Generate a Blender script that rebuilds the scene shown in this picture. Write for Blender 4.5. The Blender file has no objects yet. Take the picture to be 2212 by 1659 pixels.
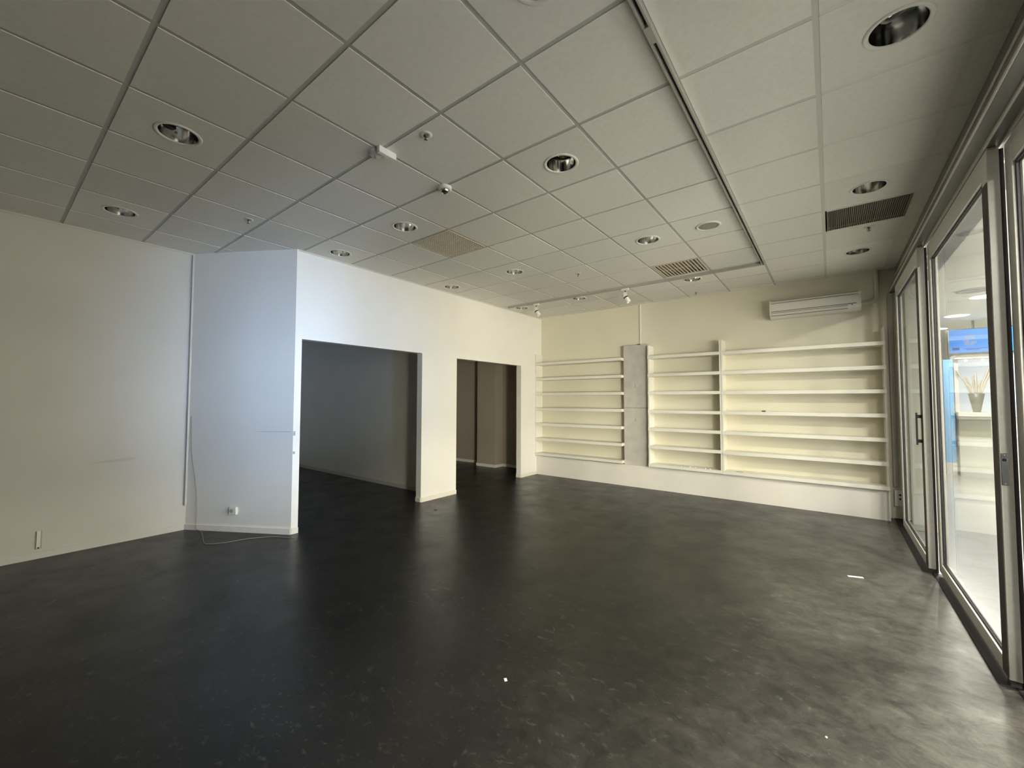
import bpy, bmesh, math, random
from mathutils import Vector, Matrix
random.seed(7)
sc = bpy.context.scene
COL = sc.collection

# ------------------------------------------------------------------ camera, world, exposure
H = 3.214            # ceiling height
XL = -4.78           # wall with the two openings
YB = 7.19            # back wall (behind the shelves)
cam_d = bpy.data.cameras.new('camera')
cam = bpy.data.objects.new('camera', cam_d); COL.objects.link(cam)
cam_d.sensor_fit = 'HORIZONTAL'; cam_d.sensor_width = 36.0
cam_d.lens = 36.0 * 890.1 / 2212.0
cam_d.clip_start = 0.02; cam_d.clip_end = 100
yaw, pitch, roll = map(math.radians, (37.708, 2.315, 0.126))
f = Vector((-math.sin(yaw)*math.cos(pitch), math.cos(yaw)*math.cos(pitch), math.sin(pitch)))
r = f.cross(Vector((0, 0, 1))).normalized(); u = r.cross(f)
r2 = r*math.cos(roll) + u*math.sin(roll); u2 = -r*math.sin(roll) + u*math.cos(roll)
m = Matrix((( r2.x, u2.x, -f.x, 0), (r2.y, u2.y, -f.y, 0), (r2.z, u2.z, -f.z, 1.489), (0, 0, 0, 1)))
cam.matrix_world = m
sc.camera = cam

w = bpy.data.worlds.new('world'); sc.world = w; w.use_nodes = True
w.node_tree.nodes['Background'].inputs[0].default_value = (0.55, 0.6, 0.7, 1)
w.node_tree.nodes['Background'].inputs[1].default_value = 0.02
sc.view_settings.view_transform = 'Standard'; sc.view_settings.look = 'None'
sc.view_settings.gamma = 1.0; sc.view_settings.use_curve_mapping = False
sc.view_settings.exposure = 0.11
try:
    cy = sc.cycles
    cy.use_denoising = True; cy.max_bounces = 10; cy.diffuse_bounces = 6; cy.glossy_bounces = 4
    cy.transparent_max_bounces = 24; cy.sample_clamp_indirect = 4.0; cy.use_light_tree = True
    cy.caustics_reflective = False; cy.caustics_refractive = False
except Exception:
    pass

# strengths of everything that gives off light (all of it is in the mall corridor)
LAMP_W = 155.0          # each round corridor downlight, watts
LAMP_COL = (1.0, 0.92, 0.79)
COOL_STRENGTH = 19.0    # unseen cool window panels added across the corridor
WARM_STRENGTH = 14.5    # unseen warm window panels added across the corridor
WARM_FILL_W = 54.0           # unseen warm panel added to brighten the back left corner
BLUE_FILL_W = 34.0         # unseen bluish panel added to tint the left walls
BLUE_STRENGTH = 3.0    # surface glow of the added bluish panel

# ------------------------------------------------------------------ materials
def mat(name, col, rough=0.6, metal=0.0, noise=0.0, nscale=8.0, bump=0.0, bscale=60.0, spec=0.5, coat=0.0):
    m = bpy.data.materials.new(name); m.use_nodes = True
    nt = m.node_tree; b = nt.nodes['Principled BSDF']
    b.inputs['Base Color'].default_value = (*col, 1); b.inputs['Roughness'].default_value = rough
    b.inputs['Metallic'].default_value = metal; b.inputs['Specular IOR Level'].default_value = spec
    if coat: b.inputs['Coat Weight'].default_value = coat
    tc = nt.nodes.new('ShaderNodeTexCoord')
    if noise:
        n = nt.nodes.new('ShaderNodeTexNoise'); n.inputs['Scale'].default_value = nscale; n.inputs['Detail'].default_value = 4
        nt.links.new(tc.outputs['Object'], n.inputs['Vector'])
        cr = nt.nodes.new('ShaderNodeValToRGB')
        cr.color_ramp.elements[0].position = 0.3; cr.color_ramp.elements[1].position = 0.7
        cr.color_ramp.elements[0].color = (*[c*(1-noise) for c in col], 1)
        cr.color_ramp.elements[1].color = (*[min(1, c*(1+noise)) for c in col], 1)
        nt.links.new(n.outputs['Fac'], cr.inputs['Fac']); nt.links.new(cr.outputs['Color'], b.inputs['Base Color'])
    if bump:
        n = nt.nodes.new('ShaderNodeTexNoise'); n.inputs['Scale'].default_value = bscale; n.inputs['Detail'].default_value = 3
        nt.links.new(tc.outputs['Object'], n.inputs['Vector'])
        bp = nt.nodes.new('ShaderNodeBump'); bp.inputs['Strength'].default_value = bump; bp.inputs['Distance'].default_value = 0.002
        nt.links.new(n.outputs['Fac'], bp.inputs['Height']); nt.links.new(bp.outputs['Normal'], b.inputs['Normal'])
    return m

def emit(name, col, s):
    m = bpy.data.materials.new(name); m.use_nodes = True
    nt = m.node_tree; nt.nodes.remove(nt.nodes['Principled BSDF'])
    e = nt.nodes.new('ShaderNodeEmission'); e.inputs[0].default_value = (*col, 1); e.inputs[1].default_value = s
    nt.links.new(e.outputs[0], nt.nodes['Material Output'].inputs[0]); return m

def floor_mat():
    m = bpy.data.materials.new('dark_marbled_vinyl'); m.use_nodes = True
    nt = m.node_tree; L = nt.links; b = nt.nodes['Principled BSDF']
    tc = nt.nodes.new('ShaderNodeTexCoord')
    def noise(scale, det, rough=0.55, dist=0.0, sx=1.0):
        mp = nt.nodes.new('ShaderNodeMapping'); mp.inputs['Scale'].default_value = (1, sx, 1)
        mp.inputs['Rotation'].default_value = (0, 0, 0.35)
        L.new(tc.outputs['Object'], mp.inputs['Vector'])
        n = nt.nodes.new('ShaderNodeTexNoise'); n.inputs['Scale'].default_value = scale; n.inputs['Detail'].default_value = det
        n.inputs['Roughness'].default_value = rough; n.inputs['Distortion'].default_value = dist
        L.new(mp.outputs[0], n.inputs['Vector']); return n
    def ramp(src, p0, c0, p1, c1):
        r = nt.nodes.new('ShaderNodeValToRGB'); e = r.color_ramp.elements
        e[0].position = p0; e[0].color = (*c0, 1); e[1].position = p1; e[1].color = (*c1, 1)
        L.new(src, r.inputs['Fac']); return r
    base = ramp(noise(5.0, 9, 0.74, 0.3, 1.6).outputs['Fac'], 0.30, (0.004, 0.004, 0.0037), 0.72, (0.012, 0.0115, 0.0105))
    fl = ramp(noise(15.0, 10, 0.78, 0.5, 1.5).outputs['Fac'], 0.56, (0, 0, 0), 0.76, (1, 1, 1))
    big = ramp(noise(1.1, 3, 0.5, 0.4).outputs['Fac'], 0.35, (0.25, 0.25, 0.25), 0.65, (1, 1, 1))
    mul = nt.nodes.new('ShaderNodeMath'); mul.operation = 'MULTIPLY'
    L.new(fl.outputs[0], mul.inputs[0]); L.new(big.outputs[0], mul.inputs[1])
    mx = nt.nodes.new('ShaderNodeMix'); mx.data_type = 'RGBA'
    L.new(mul.outputs[0], mx.inputs['Factor']); mx.inputs['B'].default_value = (0.170, 0.163, 0.148, 1)
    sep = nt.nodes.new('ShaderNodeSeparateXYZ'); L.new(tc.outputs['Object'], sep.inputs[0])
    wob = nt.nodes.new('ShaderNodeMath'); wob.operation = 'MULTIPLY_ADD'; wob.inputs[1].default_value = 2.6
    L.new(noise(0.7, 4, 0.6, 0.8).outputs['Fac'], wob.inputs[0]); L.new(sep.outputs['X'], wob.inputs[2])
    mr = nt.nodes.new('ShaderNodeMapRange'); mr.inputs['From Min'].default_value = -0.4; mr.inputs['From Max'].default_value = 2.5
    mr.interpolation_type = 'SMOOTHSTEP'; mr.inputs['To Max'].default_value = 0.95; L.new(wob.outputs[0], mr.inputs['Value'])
    du = nt.nodes.new('ShaderNodeMix'); du.data_type = 'RGBA'; L.new(mr.outputs[0], du.inputs['Factor'])  # lighter towards the doors: dusty scuffs plus brighter floor light put into the colour
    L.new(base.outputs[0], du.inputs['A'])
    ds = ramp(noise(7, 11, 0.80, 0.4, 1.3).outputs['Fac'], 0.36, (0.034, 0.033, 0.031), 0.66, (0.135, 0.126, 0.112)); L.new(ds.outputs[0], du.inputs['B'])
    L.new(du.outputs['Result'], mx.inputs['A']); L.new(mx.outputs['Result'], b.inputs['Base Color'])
    rr = ramp(noise(3.0, 5, 0.6, 0.5).outputs['Fac'], 0.3, (0.28, 0.28, 0.28), 0.7, (0.42, 0.42, 0.42))
    L.new(rr.outputs[0], b.inputs['Roughness'])
    b.inputs['Specular IOR Level'].default_value = 0.32
    bp = nt.nodes.new('ShaderNodeBump'); bp.inputs['Strength'].default_value = 0.05; bp.inputs['Distance'].default_value = 0.003
    L.new(noise(40, 4).outputs['Fac'], bp.inputs['Height']); L.new(bp.outputs['Normal'], b.inputs['Normal'])
    return m

def glass_mat():
    # thin clear pane: Schlick reflectance from the angle between view ray and surface, same for every ray
    m = bpy.data.materials.new('clear_glass'); m.use_nodes = True
    nt = m.node_tree; L = nt.links; nt.nodes.remove(nt.nodes['Principled BSDF'])
    g = nt.nodes.new('ShaderNodeNewGeometry')
    d = nt.nodes.new('ShaderNodeVectorMath'); d.operation = 'DOT_PRODUCT'
    L.new(g.outputs['Incoming'], d.inputs[0]); L.new(g.outputs['Normal'], d.inputs[1])
    a = nt.nodes.new('ShaderNodeMath'); a.operation = 'ABSOLUTE'; L.new(d.outputs['Value'], a.inputs[0])
    s = nt.nodes.new('ShaderNodeMath'); s.operation = 'SUBTRACT'; s.inputs[0].default_value = 1; L.new(a.outputs[0], s.inputs[1])
    p = nt.nodes.new('ShaderNodeMath'); p.operation = 'POWER'; p.inputs[1].default_value = 5; L.new(s.outputs[0], p.inputs[0])
    q = nt.nodes.new('ShaderNodeMath'); q.operation = 'MULTIPLY_ADD'; q.inputs[1].default_value = 0.96; q.inputs[2].default_value = 0.04
    L.new(p.outputs[0], q.inputs[0])
    t = nt.nodes.new('ShaderNodeBsdfTransparent'); t.inputs[0].default_value = (0.95, 0.975, 0.965, 1)
    gl = nt.nodes.new('ShaderNodeBsdfGlossy'); gl.inputs['Roughness'].default_value = 0.01
    mx = nt.nodes.new('ShaderNodeMixShader'); L.new(q.outputs[0], mx.inputs[0]); L.new(t.outputs[0], mx.inputs[1]); L.new(gl.outputs[0], mx.inputs[2])
    L.new(mx.outputs[0], nt.nodes['Material Output'].inputs[0]); return m

M = dict(
    openwall=mat('lighter_white_paint', (0.86, 0.84, 0.80), 0.4, noise=0.02, nscale=2, bump=0.15, bscale=90),  # lighter white for the opening wall and slanted piece
    sidewall=mat('greyer_white_paint', (0.62, 0.605, 0.57), 0.45, noise=0.03, nscale=2, bump=0.15, bscale=90),  # greyer white, a darker tone than the opening wall
    wall=mat('white_wall_paint', (0.74, 0.73, 0.69), 0.45, noise=0.02, nscale=2, bump=0.15, bscale=90),
    backwall=mat('cream_wall_paint', (0.74, 0.705, 0.58), 0.6, noise=0.02, nscale=2, bump=0.15, bscale=90),
    innerwall=mat('inner_room_paint', (0.82, 0.80, 0.74), 0.4, noise=0.03, nscale=2),
    innerdim=mat('inner_dimmed_paint', (0.40, 0.355, 0.30), 0.5, noise=0.03, nscale=2),  # dimness of the narrow opening put into the paint colour
    basedim=mat('dull_baseboard', (0.645, 0.63, 0.59), 0.45),
    base=mat('white_baseboard', (0.80, 0.77, 0.68), 0.4),
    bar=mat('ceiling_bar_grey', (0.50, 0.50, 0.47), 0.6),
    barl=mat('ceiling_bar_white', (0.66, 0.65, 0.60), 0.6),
    shelf=mat('white_shelf_laminate', (0.83, 0.81, 0.74), 0.35, noise=0.02, nscale=5),
    panel=mat('white_base_panel', (0.82, 0.79, 0.74), 0.45, noise=0.03, nscale=3),
    board=mat('grey_board', (0.56, 0.54, 0.50), 0.55, noise=0.10, nscale=6, bump=0.3, bscale=20),
    plastic=mat('white_plastic', (0.80, 0.79, 0.74), 0.35),
    acplastic=mat('ivory_plastic', (0.70, 0.67, 0.61), 0.35),
    dark=mat('dark_plastic', (0.03, 0.03, 0.03), 0.4),
    black=mat('black_rubber', (0.012, 0.010, 0.014), 0.6),
    alu=mat('brushed_aluminium', (0.68, 0.665, 0.63), 0.38, metal=0.15, noise=0.05, nscale=30),
    header=mat('dull_grey_metal', (0.20, 0.195, 0.18), 0.35, metal=0.3),
    chrome=mat('bright_reflector', (0.72, 0.72, 0.71), 0.13, metal=1.0),
    darkstrip=mat('dark_brown_strip', (0.055, 0.040, 0.040), 0.7),
    darksteel=mat('dark_polished_steel', (0.20, 0.21, 0.22), 0.16, metal=1.0),
    lampglass=mat('unlit_lamp_glass', (0.22, 0.22, 0.20), 0.12),
    steel=mat('steel', (0.55, 0.55, 0.52), 0.25, metal=1.0),
    trackm=mat('track_grey', (0.42, 0.41, 0.37), 0.5),
    mesh=mat('speaker_cloth', (0.33, 0.31, 0.28), 0.8, noise=0.1, nscale=200),
    grille=mat('grille_bronze', (0.17, 0.15, 0.12), 0.5, metal=0.2),
    diff=mat('aged_diffuser', (0.62, 0.56, 0.44), 0.55, noise=0.08, nscale=20),
    cable=mat('grey_cable', (0.30, 0.29, 0.26), 0.5),
    paper=mat('white_paper', (0.85, 0.85, 0.83), 0.7),
    stain=mat('board_stain', (0.44, 0.42, 0.37), 0.7),
    smudge=mat('smudge_grey', (0.40, 0.37, 0.30), 0.8),
    cfloor=mat('pale_stone_floor', (0.29, 0.29, 0.295), 0.25, noise=0.08, nscale=3),
    nwall=mat('neighbour_grey_green', (0.46, 0.48, 0.45), 0.5),
    cwall=mat('corridor_white', (0.80, 0.80, 0.78), 0.6),
    cblue=mat('blue_column_paint', (0.12, 0.30, 0.55), 0.4),
    kwhite=mat('kiosk_white', (0.42, 0.42, 0.41), 0.5),
    cdark=mat('kiosk_green_grey', (0.12, 0.125, 0.11), 0.5),
    cgrey=mat('kiosk_grey', (0.45, 0.44, 0.44), 0.5),
    vase=mat('vase_grey', (0.09, 0.09, 0.08), 0.5),
    leaf=mat('dried_stalk_beige', (0.30, 0.27, 0.24), 0.7),
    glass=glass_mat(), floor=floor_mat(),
)
TILES = [mat('ceiling_tile_%s' % n, (0.83*k, 0.815*k, 0.77*k), 0.85, noise=0.03, nscale=30, bump=0.25, bscale=250)
         for n, k in (('a', 1.0), ('b', 0.95), ('c', 1.05))]

# ------------------------------------------------------------------ mesh helpers
class MB:
    def __init__(s): s.v = []; s.f = []; s.sm = []
    def add(s, vs, fs, smooth=False):
        o = len(s.v); s.v += [tuple(v) for v in vs]; s.f += [tuple(i+o for i in f) for f in fs]; s.sm += [smooth]*len(fs); return s
    def box(s, x0, x1, y0, y1, z0, z1, c=0.0):
        if x0 > x1: x0, x1 = x1, x0
        if y0 > y1: y0, y1 = y1, y0
        if z0 > z1: z0, z1 = z1, z0
        if c <= 0:
            vs = [(x, y, z) for x in (x0, x1) for y in (y0, y1) for z in (z0, z1)]
            return s.add(vs, [(0, 1, 3, 2), (4, 6, 7, 5), (0, 4, 5, 1), (2, 3, 7, 6), (0, 2, 6, 4), (1, 5, 7, 3)])
        bm = bmesh.new(); bmesh.ops.create_cube(bm, size=1)
        for v in bm.verts: v.co = Vector(((x0+x1)/2 + v.co.x*(x1-x0), (y0+y1)/2 + v.co.y*(y1-y0), (z0+z1)/2 + v.co.z*(z1-z0)))
        bmesh.ops.bevel(bm, geom=bm.edges[:], offset=c, segments=1, affect='EDGES')
        bm.verts.index_update()
        s.add([v.co[:] for v in bm.verts], [[v.index for v in f.verts] for f in bm.faces]); bm.free(); return s
    def lathe(s, prof, n=32, cx=0, cy=0, cz=0, cap0=False, cap1=False, smooth=True):
        vs = []; k = len(prof)
        for j in range(n):
            a = 2*math.pi*j/n
            for (rr, z) in prof: vs.append((cx+rr*math.cos(a), cy+rr*math.sin(a), cz+z))
        fs = []
        for j in range(n):
            jn = (j+1) % n
            for i in range(k-1): fs.append((j*k+i, jn*k+i, jn*k+i+1, j*k+i+1))
        s.add(vs, fs, smooth)
        if cap0: s.add([vs[j*k] for j in range(n)], [tuple(range(n))])
        if cap1: s.add([vs[j*k+k-1] for j in range(n)], [tuple(range(n))])
        return s
    def tube(s, pts, rad, n=8, caps=True):
        pts = [Vector(p) for p in pts]; vs = []; up = None
        rads = rad if isinstance(rad, (list, tuple)) else [rad]*len(pts)
        for i, p in enumerate(pts):
            t = (pts[min(i+1, len(pts)-1)] - pts[max(i-1, 0)]).normalized()
            if up is None: up = t.orthogonal().normalized()
            up = (up - t*up.dot(t)).normalized(); sd = t.cross(up)
            for j in range(n):
                a = 2*math.pi*j/n; vs.append(tuple(p + (up*math.cos(a) + sd*math.sin(a))*rads[i]))
        fs = [(i*n+j, i*n+(j+1) % n, (i+1)*n+(j+1) % n, (i+1)*n+j) for i in range(len(pts)-1) for j in range(n)]
        s.add(vs, fs, True)
        if caps: s.add(vs[:n], [tuple(range(n-1, -1, -1))]); s.add(vs[-n:], [tuple(range(n))])
        return s
    def prism(s, poly, z0, z1):
        n = len(poly)
        vs = [(x, y, z0) for x, y in poly] + [(x, y, z1) for x, y in poly]
        fs = [tuple(range(n-1, -1, -1)), tuple(range(n, 2*n))] + [(i, (i+1) % n, (i+1) % n+n, i+n) for i in range(n)]
        return s.add(vs, fs)
    def build(s, name, m, parent=None, loc=(0, 0, 0), rot=None):
        me = bpy.data.meshes.new(name); me.from_pydata(s.v, [], s.f)
        bm = bmesh.new(); bm.from_mesh(me); bmesh.ops.recalc_face_normals(bm, faces=bm.faces); bm.to_mesh(me); bm.free()
        me.polygons.foreach_set('use_smooth', s.sm)
        me.materials.append(m); me.update()
        o = bpy.data.objects.new(name, me); COL.objects.link(o)
        o.location = loc
        if rot: o.rotation_euler = rot
        if parent: o.parent = parent
        return o

def tag(o, label=None, cat=None, group=None, kind=None):
    if label: o['label'] = label
    if cat: o['category'] = cat
    if group: o['group'] = group
    if kind: o['kind'] = kind
    return o
def thing(name, label, cat, loc=(0, 0, 0), rz=0.0, group=None):
    o = bpy.data.objects.new(name, None); COL.objects.link(o); o.empty_display_size = 0.05
    o.location = loc; o.rotation_euler = (0, 0, rz); return tag(o, label, cat, group)
def struct(name, mb, m, label=None): return tag(mb.build(name, m), label, kind='structure')
def copy_tree(o, parent=None):
    c = o.copy(); COL.objects.link(c)
    if parent: c.parent = parent
    for ch in o.children: copy_tree(ch, c)
    return c

# ------------------------------------------------------------------ floor
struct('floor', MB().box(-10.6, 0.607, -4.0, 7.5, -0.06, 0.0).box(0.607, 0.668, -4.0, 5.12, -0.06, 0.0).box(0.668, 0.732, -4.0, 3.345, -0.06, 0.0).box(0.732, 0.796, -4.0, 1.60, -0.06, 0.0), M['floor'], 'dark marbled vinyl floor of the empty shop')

# ------------------------------------------------------------------ walls
OP = [(2.245, 4.005, 2.19), (4.72, 6.47, 2.172)]     # openings in the left wall: y0, y1, top
WT = 0.11
wl = MB()
wl.box(XL-WT, XL, 2.17, OP[0][0], 0, H+0.20).box(XL-WT, XL, OP[0][1], OP[1][0], 0, H+0.20).box(XL-WT, XL, OP[1][1], 7.31, 0, H+0.20)
for a, b, t in OP: wl.box(XL-WT, XL, a, b, t, H+0.20)
struct('wall_left', wl, M['openwall'], 'white wall with two dark doorless openings')
A = Vector((XL, 2.17)); B = Vector((-5.92, 1.505))
d = (B-A).normalized(); nrm = Vector((d.y, -d.x))        # points away from the room?
if nrm.dot(Vector((0, 1))) < 0: nrm = -nrm
sl = [tuple(A), tuple(B), tuple(B+nrm*0.1), tuple(A+nrm*0.1+Vector((-0.0, 0)))]
sl = [tuple(A), tuple(B), tuple(B+nrm*0.1), (XL-WT, 2.17+0.02), (XL-WT, 2.17), ]
struct('wall_slanted', MB().prism([tuple(A), (XL-WT, 2.17), (XL-WT, 2.205), tuple(B+nrm*0.1), tuple(B)], 0, H+0.20), M['openwall'], 'slanted white wall piece beside the wide opening')
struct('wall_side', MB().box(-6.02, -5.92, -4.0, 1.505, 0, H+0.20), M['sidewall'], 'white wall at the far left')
struct('wall_back', MB().box(XL, 1.0, YB, YB+0.12, 0, H+0.20), M['backwall'], 'cream wall behind the white shelves')
struct('wall_front', MB().box(-6.02, 1.0, -4.1, -4.0, 0, H+0.20), M['wall'])
struct('wall_right', MB().box(0.70, 0.95, -4.0, 0.50, 0, H+0.20), M['wall'])
# inner rooms seen through the openings
struct('wall_partition', MB().box(-10.5, XL-WT, 4.445, 4.56, 0, 3.1), M['innerwall'], 'dim partition wall inside the wide opening')
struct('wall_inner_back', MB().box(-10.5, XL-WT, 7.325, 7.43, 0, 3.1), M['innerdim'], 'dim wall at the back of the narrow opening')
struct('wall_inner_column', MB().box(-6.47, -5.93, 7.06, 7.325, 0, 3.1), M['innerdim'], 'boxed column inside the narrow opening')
struct('wall_inner_left', MB().box(-10.6, -10.5, 0.9, 7.43, 0, 3.1), M['innerwall'])
struct('wall_inner_front', MB().box(-10.5, -6.02, 0.8, 0.9, 0, 3.1), M['innerwall'])
struct('ceiling_inner', MB().box(-10.6, -6.03, 0.8, 7.43, 3.1, 3.2).box(-6.03, XL-WT, 2.25, 7.43, 3.1, 3.2), M['innerwall'])

# baseboards
bh, bt = 0.062, 0.012
bb = MB()
bb.box(XL, XL+bt, 2.17, OP[0][0], 0, bh).box(XL, XL+bt, OP[0][1]-0.0, OP[1][0], 0, bh).box(XL, XL+bt, OP[1][1], 6.99, 0, bh)
for y, s in ((OP[0][1], -1), (OP[1][1], -1)): bb.box(XL-WT, XL, y, y+s*bt, 0, bh)
struct('baseboard_left', bb, M['base'])
off = -nrm*bt
struct('baseboard_slanted', MB().prism([tuple(A), tuple(B), tuple(B+off), tuple(A+off+Vector((0.006, -0.004)))], 0, bh), M['openwall'])
struct('baseboard_side', MB().box(-5.92, -5.92+bt, -4.0, 1.49, 0, bh), M['basedim'])
struct('baseboard_partition', MB().box(-10.5, XL-WT-0.0, 4.445-bt, 4.445, 0, bh), M['basedim'])
bi = MB().box(-10.5, -6.47, 7.325-bt, 7.325, 0, bh).box(-5.93, XL-WT, 7.325-bt, 7.325, 0, bh).box(-6.47-bt, -5.93+bt, 7.06-bt, 7.06, 0, bh)
bi.box(-6.47-bt, -6.47, 7.06, 7.325, 0, bh).box(-5.93, -5.93+bt, 7.06, 7.325, 0, bh)
struct('baseboard_inner', bi, M['innerwall'])
# thin shadow-gap moulding where walls meet the ceiling
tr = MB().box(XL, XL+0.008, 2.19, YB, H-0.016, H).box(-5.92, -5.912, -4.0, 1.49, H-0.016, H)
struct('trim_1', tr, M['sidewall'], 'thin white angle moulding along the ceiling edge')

# ------------------------------------------------------------------ ceiling tiles on a 600 mm grid
OX, OY, G = -0.015, 0.437, 0.6
GAP = 0.013
ceil = struct('ceiling', MB().box(-6.02, 0.95, -4.0, YB, H+0.20, H+0.25), M['bar'], 'suspended ceiling of square white tiles')
holes = {(-9, 0), (-8, 3), (-6, 3), (-8, 6), (-6, 6), (-3, 3), (-3, 6), (-6, 9), (-8, 9), (-3, 9), (0, 6), (0, 9), (0, 3), (-6, 0), (-3, 0), (0, 0)}
skip = {(-6, 4), (-3, 8), (0, 7)}
zb = H + 0.0035
for i in range(-10, 2):               # bars: flat T sections, one per grid line
    x = OX + G*i
    if x < -5.92: continue
    y1 = YB if x > XL else (2.17 - (XL - x)*0.583)
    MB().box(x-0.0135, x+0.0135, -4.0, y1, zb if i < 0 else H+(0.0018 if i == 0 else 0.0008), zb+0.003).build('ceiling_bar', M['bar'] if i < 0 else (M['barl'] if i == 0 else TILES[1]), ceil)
for j in range(-7, 12):
    y = OY + G*j
    x0 = -5.92 if y < 1.5 else (XL - max(0, (2.17-y))/0.583 if y < 2.17 else XL)
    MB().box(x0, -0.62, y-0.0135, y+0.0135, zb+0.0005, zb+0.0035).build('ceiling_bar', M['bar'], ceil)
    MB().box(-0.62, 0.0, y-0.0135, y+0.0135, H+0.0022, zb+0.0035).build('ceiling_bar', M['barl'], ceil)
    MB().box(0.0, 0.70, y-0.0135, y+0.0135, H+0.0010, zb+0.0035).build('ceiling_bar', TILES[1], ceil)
def clip_poly(poly, px, py, nx, ny):
    out = []
    for k in range(len(poly)):
        a = poly[k]; b = poly[(k+1) % len(poly)]
        da = (a[0]-px)*nx + (a[1]-py)*ny; db = (b[0]-px)*nx + (b[1]-py)*ny
        if da >= 0: out.append(a)
        if (da >= 0) != (db >= 0):
            t = da/(da-db); out.append((a[0]+(b[0]-a[0])*t, a[1]+(b[1]-a[1])*t))
    return out
full = None; holed = None
def tile_full():
    h = G/2-GAP
    return MB().box(-h, h, -h, h, 0, 0.014)
def tile_holed(R=0.108, n=32):
    h = G/2-GAP; s = MB(); vo = []; vi = []
    for k in range(n):
        a = 2*math.pi*(k+0.5)/n; c, q = math.cos(a), math.sin(a); mm = max(abs(c), abs(q))
        vo.append((h*c/mm, h*q/mm)); vi.append((R*c, R*q))
    # push the nearest ring points into the corners
    for sx in (-1, 1):
        for sy in (-1, 1):
            k = min(range(n), key=lambda k: (vo[k][0]-sx*h)**2+(vo[k][1]-sy*h)**2); vo[k] = (sx*h, sy*h)
    vs = [(x, y, 0) for x, y in vo]+[(x, y, 0) for x, y in vi]+[(x, y, 0.014) for x, y in vo]+[(x, y, 0.014) for x, y in vi]
    fs = []
    for k in range(n):
        l = (k+1) % n
        fs += [(k, l, l+n, k+n), (k+2*n, k+3*n, l+3*n, l+2*n), (k, k+2*n, l+2*n, l), (k+n, l+n, l+3*n, k+3*n)]
    return s.add(vs, fs)
random.seed(11)
for i in range(-10, 2):
    for j in range(-7, 12):
        if (i, j) in skip: continue
        x0, x1 = OX+G*i+GAP, OX+G*(i+1)-GAP; y0, y1 = OY+G*j+GAP, OY+G*(j+1)-GAP
        if y1 > YB: y1 = YB
        if x0 < -5.92: x0 = -5.92
        if i == 1: x1 = 0.699
        if x1 <= x0+0.02 or y1 <= y0+0.02: continue
        tm = TILES[random.choice((0, 0, 0, 1, 2))]
        cx, cy_ = OX+G*(i+.5), OY+G*(j+.5)
        whole = x1-x0 > 0.55 and y1-y0 > 0.55
        if x1 < XL and y1 > 1.45:
            p = clip_poly([(x0, y0), (x1, y0), (x1, y1), (x0, y1)], A.x, A.y, -nrm.x, -nrm.y)
            if len(p) < 3: continue
            MB().prism(p, H, H+0.014).build('ceiling_tile', tm, ceil); continue
        if i == -8 and cy_ > 2.2: x0 = max(x0, XL)
        if (i, j) in holes and whole:
            key = 'h'
            if holed is None: holed = {}
            if tm.name not in holed: holed[tm.name] = tile_holed().build('ceiling_tile', tm, ceil, (cx, cy_, H)); continue
            o = holed[tm.name].copy(); COL.objects.link(o); o.location = (cx, cy_, H); continue
        if whole and x0 > XL-0.001 or (whole and i <= -9):
            if full is None: full = {}
            if tm.name not in full: full[tm.name] = tile_full().build('ceiling_tile', tm, ceil, (cx, cy_, H)); continue
            o = full[tm.name].copy(); COL.objects.link(o); o.location = (cx, cy_, H); continue
        MB().box(x0, x1, y0, y1, H, H+0.014).build('ceiling_tile', tm, ceil)

# ------------------------------------------------------------------ storefront header, threshold, jamb
hd = MB()
hd.box(0.700, 0.95, 0.50, YB, 3.02, H+0.20)
hd.prism([(0, 0)], 0, 0) if False else None
hd.box(0.668, 0.95, 0.50, YB, 2.985, 3.035)
hd.box(0.690, 0.95, 0.50, YB, 2.93, 2.985)
hd.box(0.632, 0.95, 0.50, YB, 2.895, 2.930)
hdo = struct('trim_2', hd, M['header'], 'grey metal header with running tracks above the glass doors')
rl = MB().box(0.690, 0.700, 0.50, YB, 3.10, 3.125).build('track_rib', M['alu'], hdo)
rl = MB().box(0.626, 0.632, 0.50, YB, 2.897, 2.912).build('track_rib', M['alu'], hdo)
for x in (0.694, 0.758, 0.822):
    MB().box(x, x+0.010, 0.50, YB, 2.878, 2.895).build('track_rib', M['alu'], hdo)
th = MB().box(0.607, 0.700, 5.12, 7.19, -0.05, 0.004).box(0.668, 0.765, 3.345, 5.12, -0.05, 0.004).box(0.732, 0.830, 1.60, 3.345, -0.05, 0.004).box(0.796, 0.890, 0.50, 1.60, -0.05, 0.004)
struct('trim_3', th, M['black'], 'black door channel set into the floor under the glass doors')
struct('wall_jamb', MB().box(0.72, 0.95, 6.68, YB, 0.004, 2.895), M['nwall'])

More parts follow.
